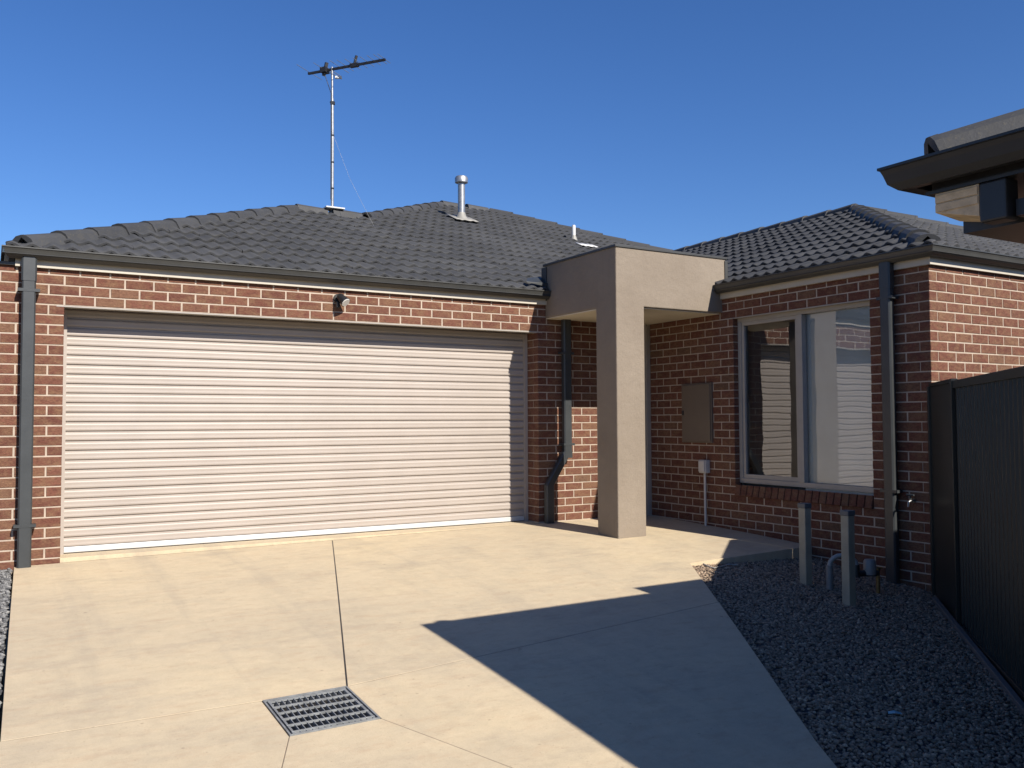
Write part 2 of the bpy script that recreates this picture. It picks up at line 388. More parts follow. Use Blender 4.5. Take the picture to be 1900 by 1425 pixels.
# ------------------------------------------------------------------ house
house = thing('brick_house', (0, 0, 0), 'single storey red brick house with charcoal tiled hip roof and cream roller door', 'house')
P_, C_ = .24, .086
XW, YC = 6.3446, -3.8118           # wing side wall plane, wing front wall plane
RD = .27                           # depth of the garage door behind the brick face
WY0, WY1, WZ0, WZ1 = -3.21, -1.49, .344, 2.236    # window opening in the side wall
BR = []                            # bricks: (s0,s1,k,origin fn ...)
def courses(face, s_lo, s_hi, k0, k1, joints, holes, lo_fn=None, hi_fn=None, depth_fn=None, ztop=None):
    """bricks of one wall face. face: (point(s)->xy, rotz, normal)"""
    pt, rz, nrm = face
    for k in range(k0, k1):
        za = k*C_+.0005; zb = za+.0755
        if ztop is not None: zb = min(zb, ztop)
        a0 = lo_fn(k) if lo_fn else s_lo; a1 = hi_fn(k) if hi_fn else s_hi
        iv = [(a0, a1)]
        for h0, h1, hz0, hz1 in holes:
            if zb > hz0+.012 and za < hz1-.012:
                iv = [q for a, c in iv for q in ((a, min(c, h0)), (max(a, h1), c)) if q[1]-q[0] > .02]
        for a, c in iv:
            off = joints(k); j = math.ceil((a+.03-off)/P_); cuts = [a]
            while off+j*P_ < c-.03: cuts.append(off+j*P_); j += 1
            cuts.append(c)
            for i in range(len(cuts)-1):
                s0 = cuts[i]+(.006 if i else 0); s1 = cuts[i+1]-(.006 if i < len(cuts)-2 else 0)
                D = depth_fn(k, s0) if depth_fn else .1
                BR.append(((s0+s1)/2, (za+zb)/2+.005, s1-s0, zb-za, D, pt, rz, nrm))
par = lambda k: k % 2
F_G = (lambda s: (s, 0), 0, (0, -1, 0))
F_W = (lambda s: (XW, -s), -math.pi/2, (-1, 0, 0))           # s = -y
F_F = (lambda s: (s, YC), 0, (0, -1, 0))
F_R = (lambda s: (4.8, -s), -math.pi/2, (-1, 0, 0))
F_L = (lambda s: (0, s), math.pi/2, (1, 0, 0))
courses(F_G, -1.44, 5.62, -3, 29, lambda k: 0 if par(k) else .12, [(0, 4.8, -9, 25*C_)],
        depth_fn=lambda k, s: .225 if (abs(s-4.8) < .02 and not par(k) and k < 25) else .1)
courses(F_R, -RD, 0, -1, 25, lambda k: 99, [], lo_fn=lambda k: -RD, hi_fn=lambda k: -.11 if par(k) else -.235)
courses(F_L, .11, RD, -1, 25, lambda k: 99, [])
courses(F_W, 0, -YC, -6, 29, lambda k: -YC if par(k) else -YC-.12, [(-WY1, -WY0, WZ0, WZ1)], lo_fn=lambda k: -.02,
        hi_fn=lambda k: -YC if par(k) else -YC-.11)
courses(F_F, XW, 9.9, -6, 29, lambda k: XW+.115 if par(k) else XW, [], lo_fn=lambda k: XW+.11 if par(k) else XW)
# sloping rowlock sill under the window
SILL = []
n = 20
for i in range(n):
    s0 = -WY1+(WY0-WY1)*-1*i/n; SILL.append((-WY1+(WY1-WY0)*(i+.5)/n, (WY1-WY0)/n-.009))

def brick_geo(L, H, D, c=.004):
    x, z = L/2, H/2
    V = [(-x+c, 0, -z+c), (x-c, 0, -z+c), (x-c, 0, z-c), (-x+c, 0, z-c), (-x, c, -z), (x, c, -z), (x, c, z), (-x, c, z), (-x, D, -z), (x, D, -z), (x, D, z), (-x, D, z)]
    Fq = [(0, 1, 2, 3)]+[(i+4, (i+1) % 4+4, (i+1) % 4, i) for i in range(4)]+[(i+8, (i+1) % 4+8, (i+1) % 4+4, i+4) for i in range(4)]
    return V, Fq
_bc = {}
def brick_mesh(L, H, D):
    key = (round(L, 2), round(H, 3), round(D, 2))
    if key not in _bc:
        me = bpy.data.meshes.new('brick'); V, Fq = brick_geo(L, H, D); me.from_pydata(V, [], Fq); me.update(); me.materials.append(M['brick']); _bc[key] = me
    return _bc[key]
# mortar backing walls, 4 mm behind the brick faces
mr = .004; T = .14
b = MB(); b.box(-1.44, 0-mr, mr, T, -.3, 2.46); b.box(0-mr, 4.8+mr, mr, T, 25*C_, 2.46); b.box(4.8+mr, 5.62, mr, T, -.3, 2.46)
b.box(4.8+mr, 4.8+T, T, .4, -.3, 2.3); b.box(-T, 0-mr, T, .4, -.3, 2.3)
wall_g = b.obj('wall', M['mortar'], house)
b = MB(); b.box(XW+mr, XW+T, WY1+mr, .3, -.6, 2.46); b.box(XW+mr, XW+T, YC+mr, WY0-mr, -.6, 2.46)
b.box(XW+mr, XW+T, WY0-mr, WY1+mr, -.6, WZ0-mr); b.box(XW+mr, XW+T, WY0-mr, WY1+mr, WZ1+mr, 2.46)
b.box(XW+T, 9.9, YC+mr, YC+T, -.6, 2.46)
wall_w = b.obj('wall', M['mortar'], house)
vis = []
for q in BR:
    s, z, L, H, D, pt, rz, nrm = q; x, y = pt(s)
    p0 = Vector((x, y, z)); sc = screen_score(p0, L*H, nrm)
    qq = project(p0)
    if sc > 0 and nrm == (0, -1, 0) and y < -1 and z < 1.0: sc = 0             # behind the fence
    if sc > 0 and nrm == (0, -1, 0) and y > -1 and s > 5.5: sc = 0             # behind the pillar
    if z < -.36: sc = 0
    vis.append((sc, random.random(), p0, L, H, D, rz, nrm))
order = sorted(range(len(vis)), key=lambda i: -vis[i][0]); single = set(order[:300])
V, Fc, R = [], [], []
for i, (sc, rr, p0, L, H, D, rz, nrm) in enumerate(vis):
    jit = Vector(nrm)*random.uniform(-.0012, .0012); ang = rz+random.gauss(0, .0025); tilt = random.gauss(0, .003)
    if i in single:
        par_ = wall_w if (abs(p0.x-XW) < .05 or p0.y < -1) else wall_g
        o = bpy.data.objects.new('brick', brick_mesh(L, H, D)); reg(o, par_, p0+jit); o.rotation_euler = (0, tilt, ang)
        k = (round(L, 2)); o.scale = (L/round(L, 2), 1, 1)
    else:
        v, f = brick_geo(L, H, D); mt = Matrix.Translation(p0+jit) @ Matrix.Rotation(ang, 4, 'Z') @ Matrix.Rotation(tilt, 4, 'Y')
        base = len(V); V += [tuple(mt @ Vector(q)) for q in v]; Fc += [tuple(a+base for a in q) for q in f]; R += [rr]*len(f)
me = fast_mesh('brickwork', np.array(V), np.array(Fc), M['brick'], R)
o = bpy.data.objects.new('brickwork', me); reg(o, house, (0, 0, 0)); tag(o, kind='stuff')
for s, wd in SILL:
    me = brick_mesh(wd, .118, .15)
    o = bpy.data.objects.new('sill_brick', me); reg(o, wall_w, (XW-.012, -s, WZ0+.052)); o.rotation_euler = (math.radians(14), 0, 0)
    o.rotation_euler = (Matrix.Rotation(-math.pi/2, 4, 'Z') @ Matrix.Rotation(math.radians(-13), 4, 'X')).to_euler()
# boundary wall capping left
b = MB(); b.box(-1.46, -.36, -.025, .16, 2.462, 2.49); b.obj('wall_capping', M['gutter'], wall_g, bevel=.003)

# --- roof
TN = .414; ZE = 2.558
XL, YF, XR2, XE, YE = -.475, -.13, 13.2, 6.2146, -3.942     # eaves lines
D1 = 3.5; RY = YF+D1; RZ = ZE+TN*D1
MX0, MY, MZ = 6.36, 5.70, ZE+TN*(5.70-YF)
MX1 = XR2-(MY-YF)
WX = (XE+XR2)/2; WD = WX-XE; WRZ = ZE+TN*WD; WAY = YE+WD
WEND = YF+WD                                                # where the wing ridge meets the front slope
roof = None
def plane_z(kind, x, y):
    return {'F': ZE+TN*(y-YF), 'L': ZE+TN*(x-XL), 'WL': ZE+TN*(x-XE), 'WF': ZE+TN*(y-YE), 'WR': ZE+TN*(XR2-x)}[kind]
polyF = [(XL, YF), (XE, YF), (WX, WEND), (MX1, MY), (MX0, MY), (MX0-(MY-RY), RY), (XL+D1, RY)]
polyL = [(XL, YF), (XL+D1, RY), (XL, RY+D1)]
polyWL = [(XE, YE), (WX, WAY), (WX, WEND), (XE, YF)]
polyWF = [(XE, YE), (XR2, YE), (WX, WAY)]
b = MB()
def under(kind, poly, dz=-.012):
    b.add([(x, y, plane_z(kind, x, y)+dz) for x, y in poly], [tuple(range(len(poly)))])
under('F', polyF); under('L', polyL); under('WL', polyWL); under('WF', polyWF)
for kind, poly in (('WR', [(XR2, YE), (WX, WAY), (WX, WEND), (MX1, MY), (XR2, YF+2*(MY-YF))]),): under(kind, poly)
bk = [(XL+D1, RY, RZ), (MX0-(MY-RY), RY, RZ), (MX0, MY, MZ), (MX1, MY, MZ), (XR2, 2*MY-YF, ZE), (XL, 2*MY-YF, ZE), (XL, RY+D1, ZE)]
b.add([(x, y, z-.012) for x, y, z in bk], [(0, 1, 6), (1, 2, 5, 6), (2, 3, 4, 5)])
roof = b.obj('roof', M['tile'], house)

TW, TG, TL = .30, .32, .385
def tile_geo():
    n = 12; V = []; Fq = []
    h = lambda u: .027*(.5-.5*math.cos(4*math.pi*u))**1.25
    for j, (d, e) in enumerate(((0, .008), (.0, .036), (.010, .042), (TL, .008))):
        for i in range(n+1):
            u = i/n; sh = h(u)/.027; amp = .030 if j < 3 else .024
            V.append((u*TW-TW/2, d, .036+sh*amp-(.028-.009*sh) if j == 0 else sh*amp+e))
    for j in range(3):
        for i in range(n): Fq.append((j*(n+1)+i, j*(n+1)+i+1, (j+1)*(n+1)+i+1, (j+1)*(n+1)+i))
    return V, Fq
TV, TF = tile_geo()
tile_me = bpy.data.meshes.new('roof_tile'); tile_me.from_pydata(TV, [], TF); tile_me.update(); tile_me.materials.append(M['tile'])
tile_me.polygons.foreach_set('use_smooth', [True]*len(tile_me.polygons)); tile_me.set_sharp_from_angle(angle=math.radians(50))
TILES = []      # (score, matrix, clip planes)
def inside(p, poly):
    c = False; n = len(poly)
    for i in range(n):
        (x0, y0), (x1, y1) = poly[i-1], poly[i]
        if (y0 > p[1]) != (y1 > p[1]) and p[0] < (x1-x0)*(p[1]-y0)/(y1-y0)+x0: c = not c
    return c
def lay(kind, poly, origin, along, upd, rows, cols, tn, zf, out, gapv=(), shift=0, lim=None):
    al = Vector((*along, 0)); ud = Vector((*upd, 0)); cs = math.cos(math.atan(tn)); sn = math.sin(math.atan(tn))
    sl_ = ud*cs+Vector((0, 0, sn)); nr = al.cross(sl_)
    if nr.z < 0: nr = -nr
    R3 = Matrix((al, sl_, nr)).transposed()
    if R3.determinant() < 0: al2 = -al; R3 = Matrix((al2, sl_, nr)).transposed()
    n = len(poly)
    for r in range(rows):
        for c in range(-2, cols):
            o = Vector(origin)+al*((c+.5+shift)*TW+(.15 if r % 2 else 0))+ud*((r*TG+.055)*cs)
            o.z = zf(o.x, o.y)
            cen = o+sl_*(TG*.5)
            cor = [o+al*(sx*TW/2)+sl_*q for sx in (-1, 1) for q in (.03, TL)]
            ins = [inside((q.x, q.y), poly) for q in cor]
            if not (inside((cen.x, cen.y), poly) or any(ins)): continue
            if lim and not lim(cen): continue
            clips = []
            for i in range(n):
                a, c2 = Vector(poly[i]), Vector(poly[(i+1) % n]); ab = c2-a; 
                if i == 0 and kind != 'x': continue                         # the eaves edge
                t = (Vector((cen.x, cen.y))-a).dot(ab)/ab.length_squared
                if not -.08 < t < 1.08: continue
                nn = Vector((ab.y, -ab.x)).normalized(); ds = [(Vector((q.x, q.y))-a).dot(nn) for q in cor]
                dc = (Vector((cen.x, cen.y))-a).dot(nn)
                if max(ds) > -(.03 if i in gapv else 0) and abs(dc) < .6: clips.append((a-nn*(.03 if i in gapv else 0), nn))
            out.append((screen_score(cen, TW*TG, nr), Matrix.Translation(o) @ R3.to_4x4(), clips))
def ccw(p): 
    A = sum(p[i][0]*p[(i+1) % len(p)][1]-p[(i+1) % len(p)][0]*p[i][1] for i in range(len(p))); return p if A > 0 else p[::-1]
# polygons counter-clockwise starting with the eaves edge
lay('F', polyF, (XL, YF, 0), (1, 0), (0, 1), 22, 38, TN, lambda x, y: plane_z('F', x, y), TILES, gapv=(1,), lim=lambda c: True)
lay('L', [(XL, RY+D1), (XL, YF), (XL+D1, RY)], (XL, YF, 0), (0, 1), (1, 0), 13, 26, TN, lambda x, y: plane_z('L', x, y), TILES)
lay('WL', [(XE, YF), (XE, YE), (WX, WAY), (WX, WEND)], (XE, YE, 0), (0, 1), (1, 0), 13, 26, TN, lambda x, y: plane_z('WL', x, y), TILES, gapv=(3,))
lay('WF', polyWF, (XE, YE, 0), (1, 0), (0, 1), 13, 25, TN, lambda x, y: plane_z('WF', x, y), TILES)
def build_tiles(TT, par_roof, par_house, nmax):
    order = sorted(range(len(TT)), key=lambda i: -TT[i][0]); single = set(i for i in order[:nmax] if TT[i][0] > 0)
    SV, SF, SR = [], [], []; nb = 0
    TVn = np.array([(*v, 1) for v in TV])
    for i, (sc, mt, clips) in enumerate(TT):
        j = Matrix.Translation((random.gauss(0, .0025), random.gauss(0, .004), random.uniform(0, .004))) @ Matrix.Rotation(random.gauss(0, .007), 4, 'Z')
        mt = mt @ j
        if clips:
            bm = bmesh.new(); bm.from_mesh(tile_me); bm.transform(mt)
            for a, nn in clips:
                bmesh.ops.bisect_plane(bm, geom=bm.verts[:]+bm.edges[:]+bm.faces[:], plane_co=(a.x, a.y, 0), plane_no=(nn.x, nn.y, 0), clear_outer=True)
            if not bm.faces: bm.free(); continue
            if i in single:
                me = bpy.data.meshes.new('roof_tile'); bm.transform(mt.inverted()); bm.to_mesh(me); me.materials.append(M['tile'])
                o = bpy.data.objects.new('roof_tile', me); reg(o, par_roof, mt.translation); o.rotation_euler = mt.to_euler()
            else:
                bmesh.ops.triangulate(bm, faces=bm.faces); bm.verts.index_update(); rr = random.random()
                base = len(SV); SV += [tuple(v.co) for v in bm.verts]
                for f in bm.faces: SF.append([v.index+base for v in f.verts]); SR.append(rr)
            bm.free()
        elif i in single:
            o = bpy.data.objects.new('roof_tile', tile_me); reg(o, par_roof, mt.translation); o.rotation_euler = mt.to_euler()
        else:
            rr = random.random(); base = len(SV); SV += [tuple(q[:3]) for q in TVn @ np.array(mt).T]
            for f in TF:
                SF.append([f[0]+base, f[1]+base, f[2]+base]); SF.append([f[0]+base, f[2]+base, f[3]+base]); SR += [rr, rr]
    if SF:
        me = fast_mesh('roof_tiling', np.array(SV), np.array(SF), M['tile'], SR); me.shade_smooth(); me.set_sharp_from_angle(angle=math.radians(50))
        o = bpy.data.objects.new('roof_tiling', me); reg(o, par_house, WL[par_house.name]); tag(o, kind='stuff')
build_tiles(TILES, roof, house, 300)

def cap_geo(L=.43):
    prof = [(-.125, -.08), (-.092, .006), (-.052, .036), (0, .046), (.052, .036), (.092, .006), (.125, -.08), (.11, -.08), (.0, .026), (-.11, -.08)]
    mb = MB(); mb.sweep(prof, [((0, 0, .016), (1.04, 0, 0), (0, 0, 1.0)), ((0, .03, .016), (1.04, 0, 0), (0, 0, 1.0)), ((0, .032, .014), (1, 0, 0), (0, 0, 1)), ((0, L, 0), (.94, 0, 0), (0, 0, .95))])
    return mb
mb = cap_geo(); cap_me = bpy.data.meshes.new('ridge_cap'); cap_me.from_pydata(mb.v, [], mb.f); cap_me.update()
bm = bmesh.new(); bm.from_mesh(cap_me); bmesh.ops.recalc_face_normals(bm, faces=bm.faces); bm.to_mesh(cap_me); bm.free()
cap_me.materials.append(M['tile'])
def caps(a, c, parent, gauge=.39, dz=.050):
    a, c = Vector(a), Vector(c); d = (c-a); n = max(1, int(d.length/gauge)); u = d.normalized()
    x = u.cross(Vector((0, 0, 1))).normalized(); z = x.cross(u)
    R3 = Matrix((x, u, z)).transposed()
    for i in range(n+1):
        p = a+d*(i/n)*(1 if i < n else .985)
        if i == n: continue
        o = bpy.data.objects.new('ridge_cap', cap_me); reg(o, parent, p+Vector((0, 0, dz+random.uniform(-.004, .004))))
        o.rotation_euler = (R3 @ Matrix.Rotation(random.gauss(0, .012), 3, 'Y')).to_euler()
caps((XL+.15, YF+.15, ZE+.062), (XL+D1, RY, RZ), roof); caps((XL+D1, RY, RZ), (MX0-(MY-RY), RY, RZ), roof)
caps((MX0-(MY-RY), RY, RZ), (MX0, MY, MZ), roof); caps((MX0, MY, MZ), (MX1, MY, MZ), roof); caps((WX, WEND, WRZ), (MX1, MY, MZ), roof)
caps((XE+.15, YE+.15, ZE+.062), (WX, WAY, WRZ), roof); caps((WX, WAY, WRZ), (WX, WEND, WRZ), roof); caps((XR2, YE, ZE), (WX, WAY, WRZ), roof)

# --- gutters, fascias
GP = [(.036, 2.518), (.082, 2.514), (.110, 2.538), (.121, 2.575), (.128, 2.592), (.136, 2.596), (.136, 2.606), (.124, 2.606), (.117, 2.590), (.075, 2.552), (.036, 2.552)]
def offs(path, i):
    p = Vector(path[i]); e = []
    if i > 0: e.append((p-Vector(path[i-1])).normalized())
    if i < len(path)-1: e.append((Vector(path[i+1])-p).normalized())
    ns = [Vector((q.y, -q.x)) for q in e]
    if len(ns) == 1: return ns[0]
    return (ns[0]+ns[1])/(1+ns[0].dot(ns[1]))
def along_eaves(name, prof, path, mat, parent, z0=0, bevel=0):
    mb = MB(); mb.sweep([(a, c+z0) for a, c in prof], [((*path[i], 0), (*offs(path, i), 0), (0, 0, 1)) for i in range(len(path))])
    return mb.obj(name, mat, parent, bevel=bevel)
# outward = right hand side of travel
pg = [(-.34, 7), (-.34, 0), (4.9, 0)]; pw = [(XW, -1.335), (XW, YC), (13.05, YC)]
along_eaves('gutter', GP, pg, M['gutter'], house); along_eaves('gutter', GP, pw, M['gutter'], house)
FP = [(.001, 2.456), (.034, 2.456), (.034, 2.6), (.001, 2.6)]
along_eaves('fascia', FP, [(-.34, 7), (-.34, -.001), (4.9, -.001)], M['fascia'], house); along_eaves('fascia', FP, [(XW, -1.335), (XW, YC), (13.05, YC)], M['fascia'], house)

# --- downpipes
def downpipe(path, wx, wy, collar, brackets, axis):
    """path of points (x,y,z) centre line, rectangular section"""
    mb = MB(); fr = []
    for i, p in enumerate(path): fr.append((p, (1, 0, 0), (0, 1, 0)))
    c = .012; pr_ = [(-wx+c, -wy), (wx-c, -wy), (wx, -wy+c), (wx, wy-c), (wx-c, wy), (-wx+c, wy), (-wx, wy-c), (-wx, -wy+c)]
    mb.sweep(pr_, fr); o = mb.obj('downpipe', M['pipe'], house)
    z0, z1 = collar; x, y, _ = path[0]; e = .006
    mb = MB(); mb.sweep([(a*1.1, q*1.1) for a, q in pr_], [((x, y, z0), (1, 0, 0), (0, 1, 0)), ((x, y, z1), (1, 0, 0), (0, 1, 0))]); mb.obj('collar', M['pipe'], o)
    for z in brackets:
        mb = MB()
        if axis == 'x': mb.box(x-wx-.03, x+wx+.03, y-wy-.003, y+wy+.012, z, z+.025)
        else: mb.box(x-wx-.003, x+wx+.012, y-wy-.03, y+wy+.03, z, z+.025)
        mb.obj('bracket', M['pipe'], o)
    return o
downpipe([(-.272, -.064, 2.53), (-.272, -.064, zg(-.27, -.06)-.01)], .052, .036, (2.33, 2.52), (.28, 2.24), 'x')
downpipe([(5.145, -.064, 2.40), (5.145, -.064, .80), (4.90, -.064, .42), (4.90, -.064, -.01)], .052, .036, (.72, .80), (1.9, .86), 'x')
downpipe([(XW-.064, -3.44, 2.53), (XW-.064, -3.44, -.5)], .036, .052, (2.30, 2.52), (.5, 2.2), 'y')

# --- garage roller door
gd = MB(); gd.box(-.003+.003, .04, RD-.045, RD+.05, -.004, 2.14); gd.box(4.762, 4.799, RD-.045, RD+.05, -.004, 2.14)
gdo = gd.obj('garage_door', M['door'], house); gdo['label'] = 'cream ribbed steel roller door with white bottom rail'
PT = .0845; z = .055; prof = []
H_ = [(0, 0), (.0, -.004), (.004, -.012), (.010, -.015), (.022, -.0148), (.034, -.012), (.046, -.0148), (.058, -.015), (.064, -.012), (.068, -.004), (.069, .001), (PT, .001)]
mb = MB()
V = []
for x in (.02, 4.78):
    V += [(x, RD+q, a) for a, q in H_]
n = len(H_); mb.add(V, [(i, i+n, i+n+1, i+1) for i in range(n-1)])
slat_me = bpy.data.meshes.new('slat'); slat_me.from_pydata(mb.v, [], mb.f); slat_me.update(); slat_me.materials.append(M['door'])
slat_me.polygons.foreach_set('use_smooth', [True]*len(slat_me.polygons)); slat_me.set_sharp_from_angle(angle=math.radians(35))
for i in range(26):
    zz = z+i*PT
    if zz > 2.2: break
    o = bpy.data.objects.new('slat', slat_me); reg(o, gdo, (0, random.uniform(-.001, .001), zz))
mb = MB(); mb.box(.042, 4.76, RD-.02, RD+.02, .004, .053); mb.obj('bottom_rail', M['rail'], gdo, bevel=.004)
mb = MB(); mb.box(.042, 4.76, RD-.014, RD+.014, -.003, .004); mb.obj('weather_seal', M['black'], gdo)
mb = MB(); mb.box(-.06, 4.86, -.002, .10, 25*C_-.012, 25*C_-.002); mb.obj('lintel', M['frame'], wall_g)

# --- portico
PX, PY, PW = 4.90, -1.33, .36; PZ0, PZ1 = 2.31, 2.915
pz = -.2
mb = MB()
x0, x1, y0, y1 = PX, 6.40, PY, -.002
o1 = PX+PW; o2 = PY+.35
V = [(x0, y0, PZ1), (x1, y0, PZ1), (x1, y1, PZ1), (x0, y1, PZ1),               # 0-3 top
     (x0, y0, pz), (o1, y0, pz), (o1, o2, pz), (x0, o2, pz),                   # 4-7 pillar base
     (o1, y0, PZ0), (o1, o2, PZ0), (x0, o2, PZ0),                              # 8-10 pillar top inner
     (x1, y0, PZ0), (x1, y1, PZ0), (x0, y1, PZ0)]                              # 11-13
Fp = [(0, 1, 2, 3), (4, 5, 8, 11, 1, 0), (0, 3, 13, 10, 7, 4), (5, 6, 9, 8), (6, 7, 10, 9), (1, 11, 12, 2), (3, 2, 12, 13), (8, 9, 10, 13, 12, 11)]
mb.add(V, Fp); port = mb.obj('portico', M['render'], house, bevel=.011); port['label'] = 'taupe rendered entry portico with square corner pillar'
mb = MB(); mb.box(PX+.01, 6.33, o2+.01, -.004, PZ0-.012, PZ0-.003); mb.box(o1+.01, 6.33, PY+.03, o2+.01, PZ0-.012, PZ0-.003); mb.obj('soffit_lining', M['soffit'], port)
mb = MB(); mb.box(PX-.012, 6.42, PY-.012, .03, PZ1-.014, PZ1+.012); mb.obj('cap_flashing', M['gutter'], port, bevel=.004)
mb = MB(); mb.box(PX-.016, PX+.03, -.045, .05, 2.50, PZ1-.03); mb.obj('corner_flashing', M['pipe'], port, bevel=.003)
mb = MB(); mb.add([(4.62, -.06, 2.70), (4.90, -.06, 2.70), (4.90, .10, 2.80), (4.70, .06, 2.76)], [(0, 1, 2, 3)]); mb.add([(4.62, -.062, 2.69), (4.90, -.062, 2.66), (4.90, -.06, 2.70), (4.62, -.06, 2.70)], [(0, 1, 2, 3)]); mb.obj('apron_flashing', M['pipe'], port)
mb = MB(); mb.box(6.385, 6.425, PY-.013, PY+.25, 2.60, PZ1-.03); mb.obj('side_flashing', M['gutter'], port, bevel=.003)
# entry door behind the pillar
mb = MB(); mb.box(5.62, 5.68, .0, .12, -.02, 2.31); mb.box(6.285, 6.343, -.10, .12, -.02, 2.296); mb.box(5.68, 6.29, .002, .12, 2.1, 2.31); fd = mb.obj('front_door', M['frame'], house, bevel=.003)
mb = MB(); mb.box(5.683, 6.287, .05, .09, 0, 2.098); mb.obj('door_leaf', M['doorp'], fd, bevel=.003)
mb = MB(); mb.tube([(5.74, .05, 1.0), (5.74, -.01, 1.0), (5.86, -.01, 1.0)], .01, 8); mb.obj('handle', M['steel'], fd)

# --- window in the side wall
win = None
WB = .47; XR_ = XW+.066                   # frame bottom, frame face plane
ft = .045
mb = MB(); mb.box(XR_, XR_+.09, WY0, WY1, WB, WB+.05); mb.box(XR_, XR_+.09, WY0, WY1, WZ1-.045, WZ1-.004)
mb.box(XR_, XR_+.09, WY0, WY0+ft, WB+.05, WZ1-.045); mb.box(XR_, XR_+.09, WY1-ft, WY1, WB+.05, WZ1-.045)
win = mb.obj('window', M['frame'], house, bevel=.003); win['label'] = 'grey aluminium sliding window with white blind'
YM = -2.335
def glazing(mb, turn=0):
    c = sum((Vector(q) for q in mb.v), Vector())/len(mb.v); mb.v = [tuple(c+Matrix.Rotation(turn, 3, 'Z') @ (Vector(q)-c)) for q in mb.v]
    o = mb.obj('pane', M['glass'], win)
    if o.data.polygons[0].normal.x > 0: o.data.flip_normals()
mb = MB(); mb.box(XR_-.004, XR_+.06, YM-.035, YM+.03, WB+.05, WZ1-.045); mb.obj('mullion', M['frame'], win, bevel=.003)
s0, s1, q0, q1 = YM+.03, WY1-ft, WB+.05, WZ1-.045
mb = MB(); mb.box(XR_+.012, XR_+.04, s0, s1, q0, q0+.045); mb.box(XR_+.012, XR_+.04, s0, s1, q1-.04, q1); mb.box(XR_+.012, XR_+.04, s0, s0+.035, q0+.045, q1-.04); mb.box(XR_+.012, XR_+.04, s1-.035, s1, q0+.045, q1-.04)
mb.obj('sash', M['frame'], win, bevel=.003)
mb = MB(); mb.add([(XR_+.027, s0, q0+.03), (XR_+.027, s1, q0+.03), (XR_+.027, s1, q1-.03), (XR_+.027, s0, q1-.03)], [(0, 1, 2, 3)]); glazing(mb, -.033)
mb = MB(); mb.add([(XR_+.05, WY0+.03, q0-.01), (XR_+.05, YM-.03, q0-.01), (XR_+.05, YM-.03, q1+.01), (XR_+.05, WY0+.03, q1+.01)], [(0, 1, 2, 3)]); glazing(mb, -.025)
mb = MB(); mb.box(XR_+.075, XR_+.079, WY0+.047, YM+.02, q0-.1, q1+.1); mb.obj('blind', M['blind'], win)
mb = MB(); mb.box(XR_+.11, XR_+.114, YM+.02, WY1+.05, q0-.1, q1+.1); mb.obj('dark_room_panel', M['roomshade'], win)  # added sheet, its dark colour stands in for the room's shade
mb = MB(); mb.box(XR_+.10, XR_+.6, WY0-.3, WY1+.3, q0-.4, q0-.11); mb.obj('inner_ledge', M['blind'], win)
mb = MB(); mb.box(XW-.002, XW+.1, WY0-.1, WY1+.1, WZ1-.006, WZ1+.002); mb.obj('lintel', M['frame'], wall_w)

# ------------------------------------------------------------------ fittings on the house
t = thing('meter_box', (XW, -.92, .89), 'flat brown electricity meter box on shaded brick wall beside entry', 'meter box')
mb = MB(); mb.box(XW-.022, XW+.05, -1.165, -.677, .888, 1.556); mb.obj('case', M['meter'], t, bevel=.004)
mb = MB(); mb.box(XW-.034, XW-.0225, -1.15, -.692, .905, 1.54); d = mb.obj('door', M['meter'], t, bevel=.004)
mb = MB(); mb.box(XW-.043, XW-.0345, -.725, -.70, 1.20, 1.25); mb.obj('latch', M['black'], d)
t = thing('cable_box', (XW, -1.05, -.03), 'small grey cable box with conduit running down to the path', 'cable box')
mb = MB(); mb.box(XW-.07, XW-.001, -1.11, -1.0, .555, .70); bo = mb.obj('box', M['cable'], t, bevel=.008)
mb = MB(); mb.box(XW-.085, XW-.0705, -1.10, -1.01, .57, .69); mb.obj('cover', M['cable'], bo, bevel=.005)
mb = MB(); mb.tube([(XW-.035, -1.06, .56), (XW-.035, -1.06, .2), (XW-.04, -1.068, .05), (XW-.05, -1.075, -.06)], .014, 10); mb.obj('conduit', M['cable'], t, smooth=True)
# security light above the garage door
t = thing('security_light', (2.44, 0, 2.36), 'small black sensor spotlight on brickwork above the roller door', 'light')
LP = Vector((2.44, 0, 2.37))
mb = MB(); mb.tube([LP, LP+Vector((0, -.03, 0))], .045, 14); mb.obj('base', M['black'], t, smooth=True)
mb = MB(); mb.tube([LP+Vector((.0, -.03, 0)), LP+Vector((.01, -.07, -.01))], .016, 8); mb.obj('arm', M['black'], t)
A = LP+Vector((-.01, -.06, .03)); D_ = Vector((.35, -.55, -.62)).normalized()
mb = MB(); mb.tube([A, A+D_*.02, A+D_*.07, A+D_*.12], [.018, .034, .042, .052], 14); hd = mb.obj('lamp_head', M['black'], t, smooth=True)
mb = MB(); mb.tube([A+D_*.1205, A+D_*.126], [.047, .043], 14); mb.obj('lens', M['lens'], hd, smooth=True)
mb = MB(); mb.box(2.405, 2.44, -.075, -.03, 2.27, 2.33); mb.obj('sensor', M['black'], t, bevel=.006)
